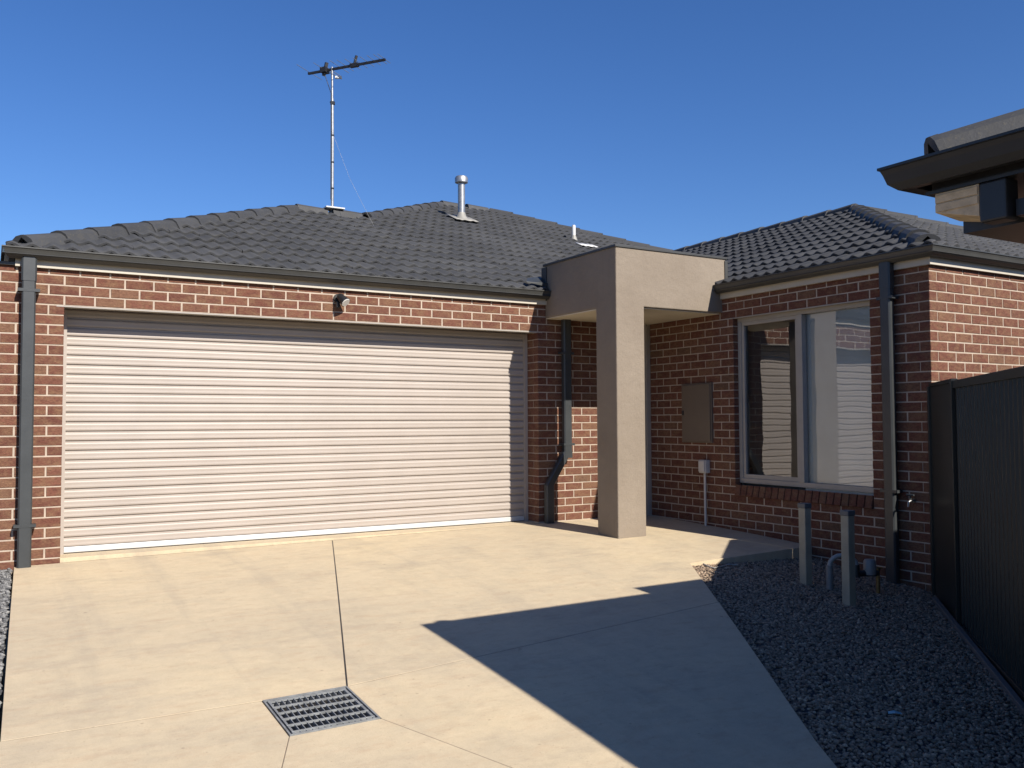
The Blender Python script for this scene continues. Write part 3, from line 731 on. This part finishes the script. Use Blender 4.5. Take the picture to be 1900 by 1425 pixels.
# flue
t = thing('roof_flue', (6.0, 4.2, ZE+TN*(4.2-YF)), 'tall galvanised flue pipe with round cap on the roof', 'flue')
fz = ZE+TN*(4.2-YF)+.05; FX, FY = 6.0, 4.2
mb = MB(); mb.tube([(FX, FY, fz-.1), (FX, FY, fz+.60)], .058, 16); mb.obj('pipe', M['steel'], t, smooth=True)
mb = MB(); mb.tube([(FX, FY, fz+.585), (FX, FY, fz+.60), (FX, FY, fz+.67), (FX, FY, fz+.70), (FX, FY, fz+.715)], [.07, .105, .108, .09, .03], 18); mb.obj('cowl', M['steel'], t, smooth=True)
mb = MB(); mb.tube([(FX, FY, fz-.02), (FX, FY, fz+.05), (FX, FY, fz+.11)], [.13, .08, .062], 16, False); bo = mb.obj('boot', M['flash'], t, smooth=True)
def tray(cx, cy, hw, hl, name, mat, parent, dz=.085):
    mb = MB(); n = 8; Vv = []; Ff = []
    for j in range(3):
        for i in range(n+1):
            x = cx-hw+2*hw*i/n; y = cy-hl+2*hl*j/2; Vv.append((x, y, ZE+TN*(y-YF)+dz+.006*math.sin(i*2.4)))
    for j in range(2):
        for i in range(n): Ff.append((j*(n+1)+i, j*(n+1)+i+1, (j+1)*(n+1)+i+1, (j+1)*(n+1)+i))
    mb.add(Vv, Ff); o = mb.obj(name, mat, parent, smooth=True); sm = o.modifiers.new('thick', 'SOLIDIFY'); sm.thickness = .006; return o
tray(FX, FY-.02, .2, .2, 'flashing', M['flash'], t)
VX, VY = 7.75, 3.55
t = thing('vent_pipe', (VX, VY, ZE+TN*(VY-YF)), 'short white vent pipe low on the roof behind the portico', 'vent pipe'); vz = ZE+TN*(VY-YF)
mb = MB(); mb.tube([(VX, VY, vz-.05), (VX, VY, vz+.27), (VX, VY, vz+.29)], [.032, .032, .028], 12); mb.obj('pipe', M['whitep'], t, smooth=True)
mb = MB(); mb.tube([(VX, VY, vz+.03), (VX, VY, vz+.09), (VX, VY, vz+.12)], [.065, .045, .035], 12, False); mb.obj('boot', M['flash'], t, smooth=True)
t = tag(tray(7.62, 3.0, .16, .09, 'roof_flashing', M['whitep'], None), 'white metal flashing sheet on roof tiles just above the portico corner', 'flashing')
# antenna
AX, AY = 3.545, RY; az = RZ+.13
t = thing('tv_antenna', (AX, AY, az), 'television antenna on a tall silver mast on the roof ridge', 'antenna')
TOP = az+1.95
mb = MB(); mb.tube([(AX, AY, az-.1), (AX, AY, az+.9), (AX-.005, AY, TOP-.42)], .021, 10); mb.tube([(AX-.005, AY, TOP-.52), (AX-.01, AY, TOP+.03)], .016, 10); mb.obj('mast', M['steel'], t, smooth=True)
mb = MB(); mb.tube([(AX, AY, TOP-.50), (AX, AY, TOP-.46)], .034, 8); mb.tube([(AX-.04, AY, TOP-.47), (AX+.03, AY, TOP-.47)], .008, 6)
for q in (.25, .62, 1.0): mb.tube([(AX, AY, az+q), (AX, AY, az+q+.02)], .025, 8)
mb.obj('clamp', M['black'], t)
a = math.radians(307); q = Vector((math.cos(a), math.sin(a), 0)); pe = Vector((-q.y, q.x, 0)); C0 = Vector((AX-.01, AY, TOP))
mb = MB(); mb.obox(C0-q*.40, C0+q*.86, .026, .03); mb.obj('boom', M['black'], t)
for k, (dd, ln) in enumerate(((-.38, .30), (-.13, .26), (.12, .24), (.22, .21), (.34, .20), (.46, .19), (.57, .185), (.68, .18), (.78, .175), (.84, .17))):
    mb = MB(); c = C0+q*dd+Vector((0, 0, .018)); mb.tube([c-pe*ln, c+pe*ln], .0042, 6); mb.obj('element', M['steel'], t)
c = C0-q*.12
mb = MB(); mb.tube([c+pe*.42+Vector((0, 0, .03)), c+pe*.42+Vector((0, 0, .065)), c+pe*.03+Vector((0, 0, .065))], .006, 6); mb.tube([c+pe*.42+Vector((0, 0, .03)), c+pe*.03+Vector((0, 0, .03))], .006, 6); mb.obj('folded_dipole', M['steel'], t)
mb = MB(); mb.obox(c-Vector((0, 0, .07))-q*.02, c+Vector((0, 0, .11))+q*.03, .05, .04, (1, 0, 0)); mb.obox(c-pe*.06, c+pe*.05, .09, .07); mb.obj('balun_box', M['black'], t)
c = C0+q*.36; mb = MB(); mb.obox(c, c+Vector((0, 0, .13))+q*.04, .035, .03, (1, 0, 0)); mb.obox(c-q*.06, c+q*.07, .05, .05); mb.obj('bracket', M['black'], t)
mb = MB(); mb.obox(C0+Vector((.04, -.01, -.11)), C0+Vector((.13, -.03, -.10)), .035, .03); mb.obj('masthead_amplifier', M['whitep'], t)
mb = MB(); mb.tube([C0-q*.12-Vector((0, 0, .06)), C0-q*.06-Vector((0, 0, .22)), Vector((AX-.03, AY-.02, TOP-.35)), Vector((AX-.03, AY-.02, az+.1))], .005, 6); mb.obj('cable', M['black'], t)
mb = MB(); mb.tube([(AX+.02, AY, az+1.0), (AX+.12, AY-.35, az+.35), (AX+.18, AY-.55, az+.05), (AX+.24, AY-.95, ZE+TN*(AY-.95-YF)+.1)], .0014, 5); mb.obj('guy_wire', M['wire'], t)
mb = MB(); mb.box(AX-.13, AX+.14, AY-.13, AY+.10, RZ+.088, RZ+.108); mb.obj('base_plate', M['whitep'], t, bevel=.004)
# garden tap by the fence
TAPM = M['pipe']
t = thing('garden_tap', (XW, -3.615, .44), 'small chrome garden tap on brick wall beside the fence end', 'tap')
mb = MB(); mb.tube([(XW, -3.615, .44), (XW-.05, -3.615, .44), (XW-.07, -3.615, .43), (XW-.078, -3.615, .39)], [.009, .009, .009, .008], 10); mb.obj('spout', M['steel'], t, smooth=True)
mb = MB(); mb.tube([(XW-.001, -3.615, .44), (XW-.008, -3.615, .44)], .022, 12); mb.obj('wall_plate', TAPM, t)
mb = MB(); mb.tube([(XW-.045, -3.615, .45), (XW-.045, -3.615, .485)], .008, 8); mb.tube([(XW-.045, -3.65, .49), (XW-.045, -3.58, .49)], .009, 8); mb.obj('handle', TAPM, t)

# ------------------------------------------------------------------ drain grate
t = thing('drain_grate', (.84, -4.325, zg(.84, -4.325)), 'square galvanised drain grate set in the concrete drive', 'drain grate')
def zl(x, y): return zg(.84, -4.325)+(x-.84)*.008+(y+4.325)*.07
X0, X1, Y0, Y1 = g1[0], g2[0], g3[1], g1[1]
mb = MB(); fr = .011
def slopebox(mb, xa, xb, ya, yb, top, h):
    V = [(x, y, zl(x, y)+zz) for zz in (top-h, top) for y in (ya, yb) for x in (xa, xb)]
    mb.add(V, [(0, 2, 3, 1), (4, 5, 7, 6), (0, 1, 5, 4), (1, 3, 7, 5), (3, 2, 6, 7), (2, 0, 4, 6)])
slopebox(mb, X0+.003, X1-.003, Y0+.003, Y0+fr, .004, .05); slopebox(mb, X0+.003, X1-.003, Y1-fr, Y1-.003, .004, .05)
slopebox(mb, X0+.003, X0+fr, Y0+fr, Y1-fr, .004, .05); slopebox(mb, X1-fr, X1-.003, Y0+fr, Y1-fr, .004, .05); mb.obj('frame', M['grate'], t)
nb = 14
for i in range(nb):
    x = X0+.03+(X1-X0-.06)*i/(nb-1); mb = MB(); slopebox(mb, x-.002, x+.002, Y0+.021, Y1-.021, .002, .035); mb.obj('bar', M['grate'], t)
for i in range(6):
    y = Y0+.035+(Y1-Y0-.07)*i/5; mb = MB(); slopebox(mb, X0+.02, X1-.02, y-.0036, y+.0036, .0045, .010); mb.obj('cross_bar', M['grate'], t)
slb = MB(); slopebox(slb, X0+.021, X0+.028, Y0+.02, Y1-.02, .003, .035); slopebox(slb, X1-.028, X1-.021, Y0+.02, Y1-.02, .003, .035); slopebox(slb, X0+.028, X1-.028, Y1-.028, Y1-.021, .003, .035); slb.obj('grate_rim', M['grate'], t)
mb = MB(); zp = zg(.84, -4.3)
for bx in ((X0-.05, X0+.001, Y0-.05, Y1+.05), (X1-.001, X1+.05, Y0-.05, Y1+.05), (X0, X1, Y0-.05, Y0+.001), (X0, X1, Y1-.001, Y1+.05)): mb.box(*bx, zp-.7, zp-.06)
mb.box(X0, X1, Y0, Y1, zp-.72, zp-.45); mb.obj('pit', M['dark'], t)

# ------------------------------------------------------------------ gravel beds
ico_v = []; ph = (1+5**.5)/2
for s1_ in (-1, 1):
    for s2_ in (-ph, ph): ico_v += [(0, s1_, s2_), (s1_, s2_, 0), (s2_, 0, s1_)]
ico_v = np.array(ico_v); ico_v /= np.linalg.norm(ico_v[0])
bm = bmesh.new(); bv = [bm.verts.new(v) for v in ico_v]; r = bmesh.ops.convex_hull(bm, input=bv); bm.verts.index_update()
ico_f = np.array([[v.index for v in f.verts] for f in bm.faces]); bm.free()
def gravel(name, poly, zf, n, smin, smax, mat, bedmat, label, cat):
    xs = [p[0] for p in poly]; ys = [p[1] for p in poly]; pts = []
    while len(pts) < n:
        for x, y in zip(rng.uniform(min(xs), max(xs), 4000), rng.uniform(min(ys), max(ys), 4000)):
            if inside((x, y), poly):
                pts.append((x, y))
                if len(pts) >= n: break
    pts = np.array(pts); N = len(pts)
    zz = np.array([zf(x, y) for x, y in pts])
    sz = rng.uniform(smin, smax, N)*np.where(rng.random(N) < .1, 1.35, 1)
    ctr = np.column_stack([pts, zz+rng.uniform(-.35, .45, N)*sz])
    sc = sz[:, None]*np.column_stack([rng.uniform(.75, 1.25, N), rng.uniform(.7, 1.2, N), rng.uniform(.45, .85, N)])
    vv = ico_v[None]*rng.uniform(.72, 1.18, (N, 12, 1))*sc[:, None, :]
    th = rng.uniform(0, 6.28, N); c, s = np.cos(th), np.sin(th); tx = rng.uniform(-.6, .6, N); ct, st_ = np.cos(tx), np.sin(tx)
    y2 = vv[:, :, 1]*ct[:, None]-vv[:, :, 2]*st_[:, None]; z2 = vv[:, :, 1]*st_[:, None]+vv[:, :, 2]*ct[:, None]; x2 = vv[:, :, 0]
    X = x2*c[:, None]-y2*s[:, None]; Y = x2*s[:, None]+y2*c[:, None]
    Vv = np.stack([X, Y, z2], 2)+ctr[:, None, :]
    Ff = ico_f[None]+(np.arange(N)*12)[:, None, None]
    me = fast_mesh(name, Vv.reshape(-1, 3), Ff.reshape(-1, 3), mat, np.repeat(rng.random(N), len(ico_f)))
    o = bpy.data.objects.new(name, me); reg(o, None, (0, 0, 0)); tag(o, label, cat, kind='stuff')
    mb = MB(); bed = slab_mesh(name+'_bed', ccw(poly), lambda x, y: zf(x, y)-.004, .12, bedmat, None, cell=.4, gap=0.0005); tag(bed, kind='structure')
G1 = [(4.70, -2.6), (6.36, -2.5), (6.36, -3.80), (3.0, -7.0), (2.0, -6.8)]
ga = edge_at(1.35); gravel('gravel', [(E1[0]+.002, E1[1]), (6.345, -2.47), (6.345, -3.84), (3.1, -6.94), (ga[0]+.01, -6.94+.0)], zv, 36000, .0070, .0132, M['gdark'], M['gbed'], 'dark bluestone gravel bed between the drive and the fence', 'gravel')
zleft = lambda x, y: zg(x, y)-.02-.03*max(0, min(1, (-.5-x)*2))
gravel('gravel', [(-.36, -.005), (-1.5, -.005), (-1.5, -5), (-.53, -5), (-.50, -4.05)], zleft, 17000, .0095, .0165, M['glight'], M['gbed'], 'strip of pale grey gravel along the left of the drive', 'gravel')

# ------------------------------------------------------------------ fence
FT = 1.41; FA = Vector((6.30, -3.83)); fd_ = Vector((-.7237, -.6901)); fn = Vector((-.6901, .7237))     # fn points to the drive
t = thing('metal_fence', (5.0, -5.0, -.4), 'dark ribbed steel panel fence running from the wing corner', 'fence')
def fpt(s, o, z): p = FA+fd_*s+fn*o; return (p.x, p.y, z)
def fbox(s0, s1, o0, o1, z0, z1, name, mat, bevel=.0, parent=None):
    mb = MB(); mb.add([fpt(s, o, z) for z in (z0, z1) for o in (o0, o1) for s in (s0, s1)], [(0, 2, 3, 1), (4, 5, 7, 6), (0, 1, 5, 4), (1, 3, 7, 5), (3, 2, 6, 7), (2, 0, 4, 6)])
    return mb.obj(name, mat, parent or t, bevel=bevel)
def zfb(s): p = FA+fd_*s; return zv(p.x, p.y)
fbox(.05, .98, -.012, .012, zfb(.5)+.0, FT+.0, 'infill_panel', M['fence'], .003)
fbox(0, .05, -.03, .03, -.6, FT+.004, 'post', M['fence'], .004)
fbox(.98, 1.04, -.035, .035, -.6, FT+.02, 'post', M['fence'], .004)
fbox(.05, .98, -.022, .022, FT+.0005, FT+.03, 'top_rail', M['fence'], .003)
s = 1.04; k = 0
while s < 4.3:
    e = min(s+2.3, 4.38)
    fbox(s, e, -.025, .025, FT-.045, FT+.012, 'top_rail', M['fence'], .004); fbox(s, e, -.03, .03, zfb((s+e)/2)-.02, zfb((s+e)/2)+.06, 'bottom_rail', M['fence'], .004)
    q = s
    while q < e-.05:
        q2 = min(q+.766, e); mb = MB(); V = []; Pp = []
        u = q
        while u < q2-.001:
            for du, oo in ((0, -.012), (.030, -.012), (.042, .012), (.068, .012), (.080, -.012)):
                if u+du <= q2: Pp.append((u+du, oo))
            u += .0958
        Pp.append((q2, -.012))
        for z in (zfb(q)+.01, FT-.02): V += [fpt(a_, o_, z) for a_, o_ in Pp]
        n = len(Pp); mb.add(V, [(i, i+1, i+1+n, i+n) for i in range(n-1)]); mb.obj('fence_sheet', M['fence'], t); q = q2
    fbox(e, e+.06, -.035, .035, -.7, FT+.02, 'post', M['fence'], .004); s = e+.06; k += 1
mb = MB(); mb.add([fpt(s_, o_, zfb(s_)+z_) for z_ in (-.1, .045) for o_ in (.04, .075) for s_ in (.3, 4.4)], [(0, 2, 3, 1), (4, 5, 7, 6), (0, 1, 5, 4), (1, 3, 7, 5), (3, 2, 6, 7), (2, 0, 4, 6)]); mb.obj('plinth_board', M['postb'], t, bevel=.004)

# ------------------------------------------------------------------ posts, water meter, litter in the gravel
def gp(u, v, zf):
    d = fw*1+rt*((u-950)/FPX)-up*((v-712.5)/FPX); z = -.25
    for i in range(60):
        tt = (z-CAM.z)/d.z; p = CAM+d*tt; z = .5*z+.5*zf(p.x, p.y)
    return p
for (x, y), h, lab in (((5.33, -3.315), .665, 'left one of two short grey square posts in the gravel'), ((5.13, -3.905), .715, 'right one of two short grey square posts, in front of water pipes')):
    z0 = zv(x, y); t = thing('service_post', (x, y, z0), lab, 'post', 'short posts in the gravel')
    mb = MB(); mb.box(x-.036, x+.036, y-.036, y+.036, z0-.2, z0+h); mb.obj('shaft', M['postm'], t, bevel=.005)
    mb = MB(); mb.box(x-.041, x+.041, y-.041, y+.041, z0+h-.035, z0+h+.006); mb.obj('cap', M['postb'], t, bevel=.006)
x, y = 5.52, -3.60; z0 = zv(x, y)
t = thing('water_meter', (x, y, z0), 'water meter with grey pipe and brass valve behind the posts', 'water meter')
mb = MB(); mb.tube([(x-.12, y+.10, z0-.1), (x-.12, y+.10, z0+.21)], .028, 12); mb.obj('riser', M['greyp'], t, smooth=True)
pts = [(x-.12+.09*(1-math.cos(q)), y+.10-.06*(1-math.cos(q)), z0+.21+.085*math.sin(q)) for q in [i*math.pi/8 for i in range(9)]]
mb = MB(); mb.tube(pts, .02, 10); mb.obj('hose_bend', M['wire'], t, smooth=True)
mb = MB(); mb.tube([(x+.06, y-.02, z0+.22), (x+.06, y-.02, z0+.12)], [.024, .03], 12); mb.tube([(x+.06, y-.02, z0+.15), (x+.22, y-.10, z0+.15)], .026, 10); mb.obj('meter_body', M['black'], t, smooth=True)
mb = MB(); mb.tube([(x+.16, y-.07, z0+.14), (x+.16, y-.07, z0+.24), (x+.16, y-.07, z0+.26)], [.05, .05, .04], 14); mb.obj('meter_dial', M['greyp'], t, smooth=True)
mb = MB(); mb.tube([(x+.22, y-.10, z0-.1), (x+.22, y-.10, z0+.15), (x+.22, y-.10, z0+.19)], .016, 10); mb.tube([(x+.19, y-.085, z0+.19), (x+.25, y-.115, z0+.19)], .009, 8); mb.obj('valve', M['brass'], t, smooth=True)
p = gp(1660, 1328, zv); mb = MB(); mb.add([(-.032, -.012, .0), (.0, -.016, .007), (.034, -.008, .002), (.032, .012, .003), (0, .012, .011), (-.03, .013, .004)], [(0, 1, 4, 5), (1, 2, 3, 4)])
mb.v = [tuple(Vector((a*math.cos(-.75)-c*math.sin(-.75), a*math.sin(-.75)+c*math.cos(-.75), e))+p+Vector((0, 0, .012))) for a, c, e in mb.v]
o = mb.obj('plastic_scrap', M['blue'], None, loc=p); sm = o.modifiers.new('thick', 'SOLIDIFY'); sm.thickness = .002
tag(o, 'small scrap of pale blue plastic lying on the gravel', 'litter')
pts = []
for u, v in ((1302, 1047), (1312, 1053), (1325, 1057), (1338, 1054), (1352, 1050), (1366, 1051)):
    q = gp(u, v, zv); pts.append((q.x, q.y, q.z+.014))
mb = MB(); mb.tube(pts, .006, 7); o = mb.obj('wire_offcut', M['wire'], None, loc=pts[0], smooth=True); tag(o, 'bent offcut of pale wire lying on gravel at the path corner', 'wire')

# ------------------------------------------------------------------ neighbouring unit (eaves corner at upper right)
NX, NY, NZ = 2.455, -6.240, 2.128        # tip of its gutter
nb_ = thing('neighbouring_house', (6, -10, -.5), 'neighbouring house corner with dark gutter and tiled eaves at upper right', 'house')
NT_ = .414; nx, ny = NX+.02, NY-.02
NXR, NYB = nx+9, ny-9
def nz(kind, x, y): return NZ-.085+NT_*((x-nx) if kind == 'L' else (ny-y))
b = MB(); H = 4.5; NZ0 = NZ; NZ = NZ-.085
b.add([(nx+.13, ny-.13, NZ+.03), (nx+.13, NYB, NZ+.03), (nx+H, ny-H, NZ-.02+NT_*H), (NXR, ny-.13, NZ+.03)], [(0, 2, 1), (0, 3, 2)])
b.add([(NXR, ny, NZ-.02), (NXR, NYB, NZ-.02), (nx, NYB, NZ-.02), (nx+H, ny-H, NZ-.02+NT_*H)], [(0, 1, 3), (1, 2, 3)])
nroof = b.obj('roof', M['tile'], nb_); NZ = NZ0
NTL = []
lay('L', [(nx, ny), (nx, NYB), (nx+H, ny-H)][::1], (nx+.1, ny-6, 0), (0, 1), (1, 0), 14, 23, NT_, lambda x, y: nz('L', x, y), NTL)
lay('B', [(NXR, ny), (nx, ny), (nx+H, ny-H)], (nx, ny-.1, 0), (1, 0), (0, -1), 14, 30, NT_, lambda x, y: nz('B', x, y), NTL)
build_tiles(NTL, nroof, nb_, 40)
caps((nx+.12, ny-.12, NZ-.03), (nx+H, ny-H, NZ-.085+NT_*H), nroof, dz=.075)
zo = NZ-2.604
npath = [(nx+.116, NYB), (nx+.116, ny-.116), (4.29, ny-.116), (4.29, ny+.08), (NXR, ny+.08)]
npath = npath[::-1]
along_eaves('gutter', GP, [(4.29, ny-.116), (nx+.116, ny-.116), (nx+.116, NYB)], M['ngut'], nb_, z0=zo)
along_eaves('gutter', GP, [(NXR, ny+.08), (4.29, ny+.08)], M['ngut'], nb_, z0=zo)
b = MB(); b.box(4.29, NXR, ny-.2, ny+.19, NZ-.03, NZ-.015); b.obj('eaves_sheet', M['ngut'], nroof)
b = MB(); b.box(nx+.103, NXR, NYB, ny-.103, NZ-.118, NZ-.105); b.obj('soffit', M['ngut'], nb_)
b = MB(); b.box(nx+.004, nx+.4, NYB, ny-.004, NZ-.048, NZ-.038); b.box(nx+.4, 4.29, ny-.4, ny-.004, NZ-.048, NZ-.038); b.box(4.29, NXR, ny-.4, ny+.19, NZ-.048, NZ-.038); b.obj('eaves_light_block', M['ngut'], nroof)  # unseen strips added to stop sun leaking through the eaves gap
b = MB(); b.box(nx+.1195, nx+.15, NYB, ny-.1195, NZ-.1045, NZ-.05); b.box(nx+.15, 4.29, ny-.15, ny-.1195, NZ-.1045, NZ-.05); b.obj('fascia', M['ngut'], nb_, bevel=.003)
# boxed beam end under the eaves
zb_ = NZ-.119
b = MB(); b.add([(2.585, -6.40, zb_), (2.585, -6.575, zb_), (2.585, -6.575, 1.888), (2.585, -6.40, 1.935), (2.74, -6.40, zb_), (2.74, -6.575, zb_), (2.74, -6.575, 1.88), (2.74, -6.40, 1.92)],
                [(0, 1, 2, 3), (4, 7, 6, 5), (0, 4, 5, 1), (3, 2, 6, 7), (0, 3, 7, 4), (1, 5, 6, 2)]); bm_ = b.obj('beam', M['nwood'], nb_, bevel=.002)
for q in (.01, .045):
    b = MB(); b.add([(2.5815, -6.403, zb_-q), (2.5815, -6.572, zb_-q), (2.5815, -6.572, zb_-q-.028), (2.5815, -6.403, zb_-q-.028)], [(0, 1, 2, 3)]); o = b.obj('board', M['nwood'], bm_); sm = o.modifiers.new('thick', 'SOLIDIFY'); sm.thickness = .004; sm.offset = 0
b = MB(); b.box(2.578, 2.66, -6.68, -6.578, 1.86, zb_); b.obj('downpipe', M['ngut'], nb_, bevel=.008)
b = MB(); b.box(2.745, 3.24, -7.4, -6.41, 1.87, 1.93); b.box(2.62, 2.742, -7.4, -6.69, 1.87, 1.93); b.obj('porch_soffit', M['ngut'], nb_)
b = MB(); b.box(3.25, NXR-.5, -6.75, -6.60, -.6, zb_-.002); b.box(3.25, 3.4, NYB+.5, -6.75, -.6, zb_-.002); b.obj('wall', M['nbrick'], nb_)
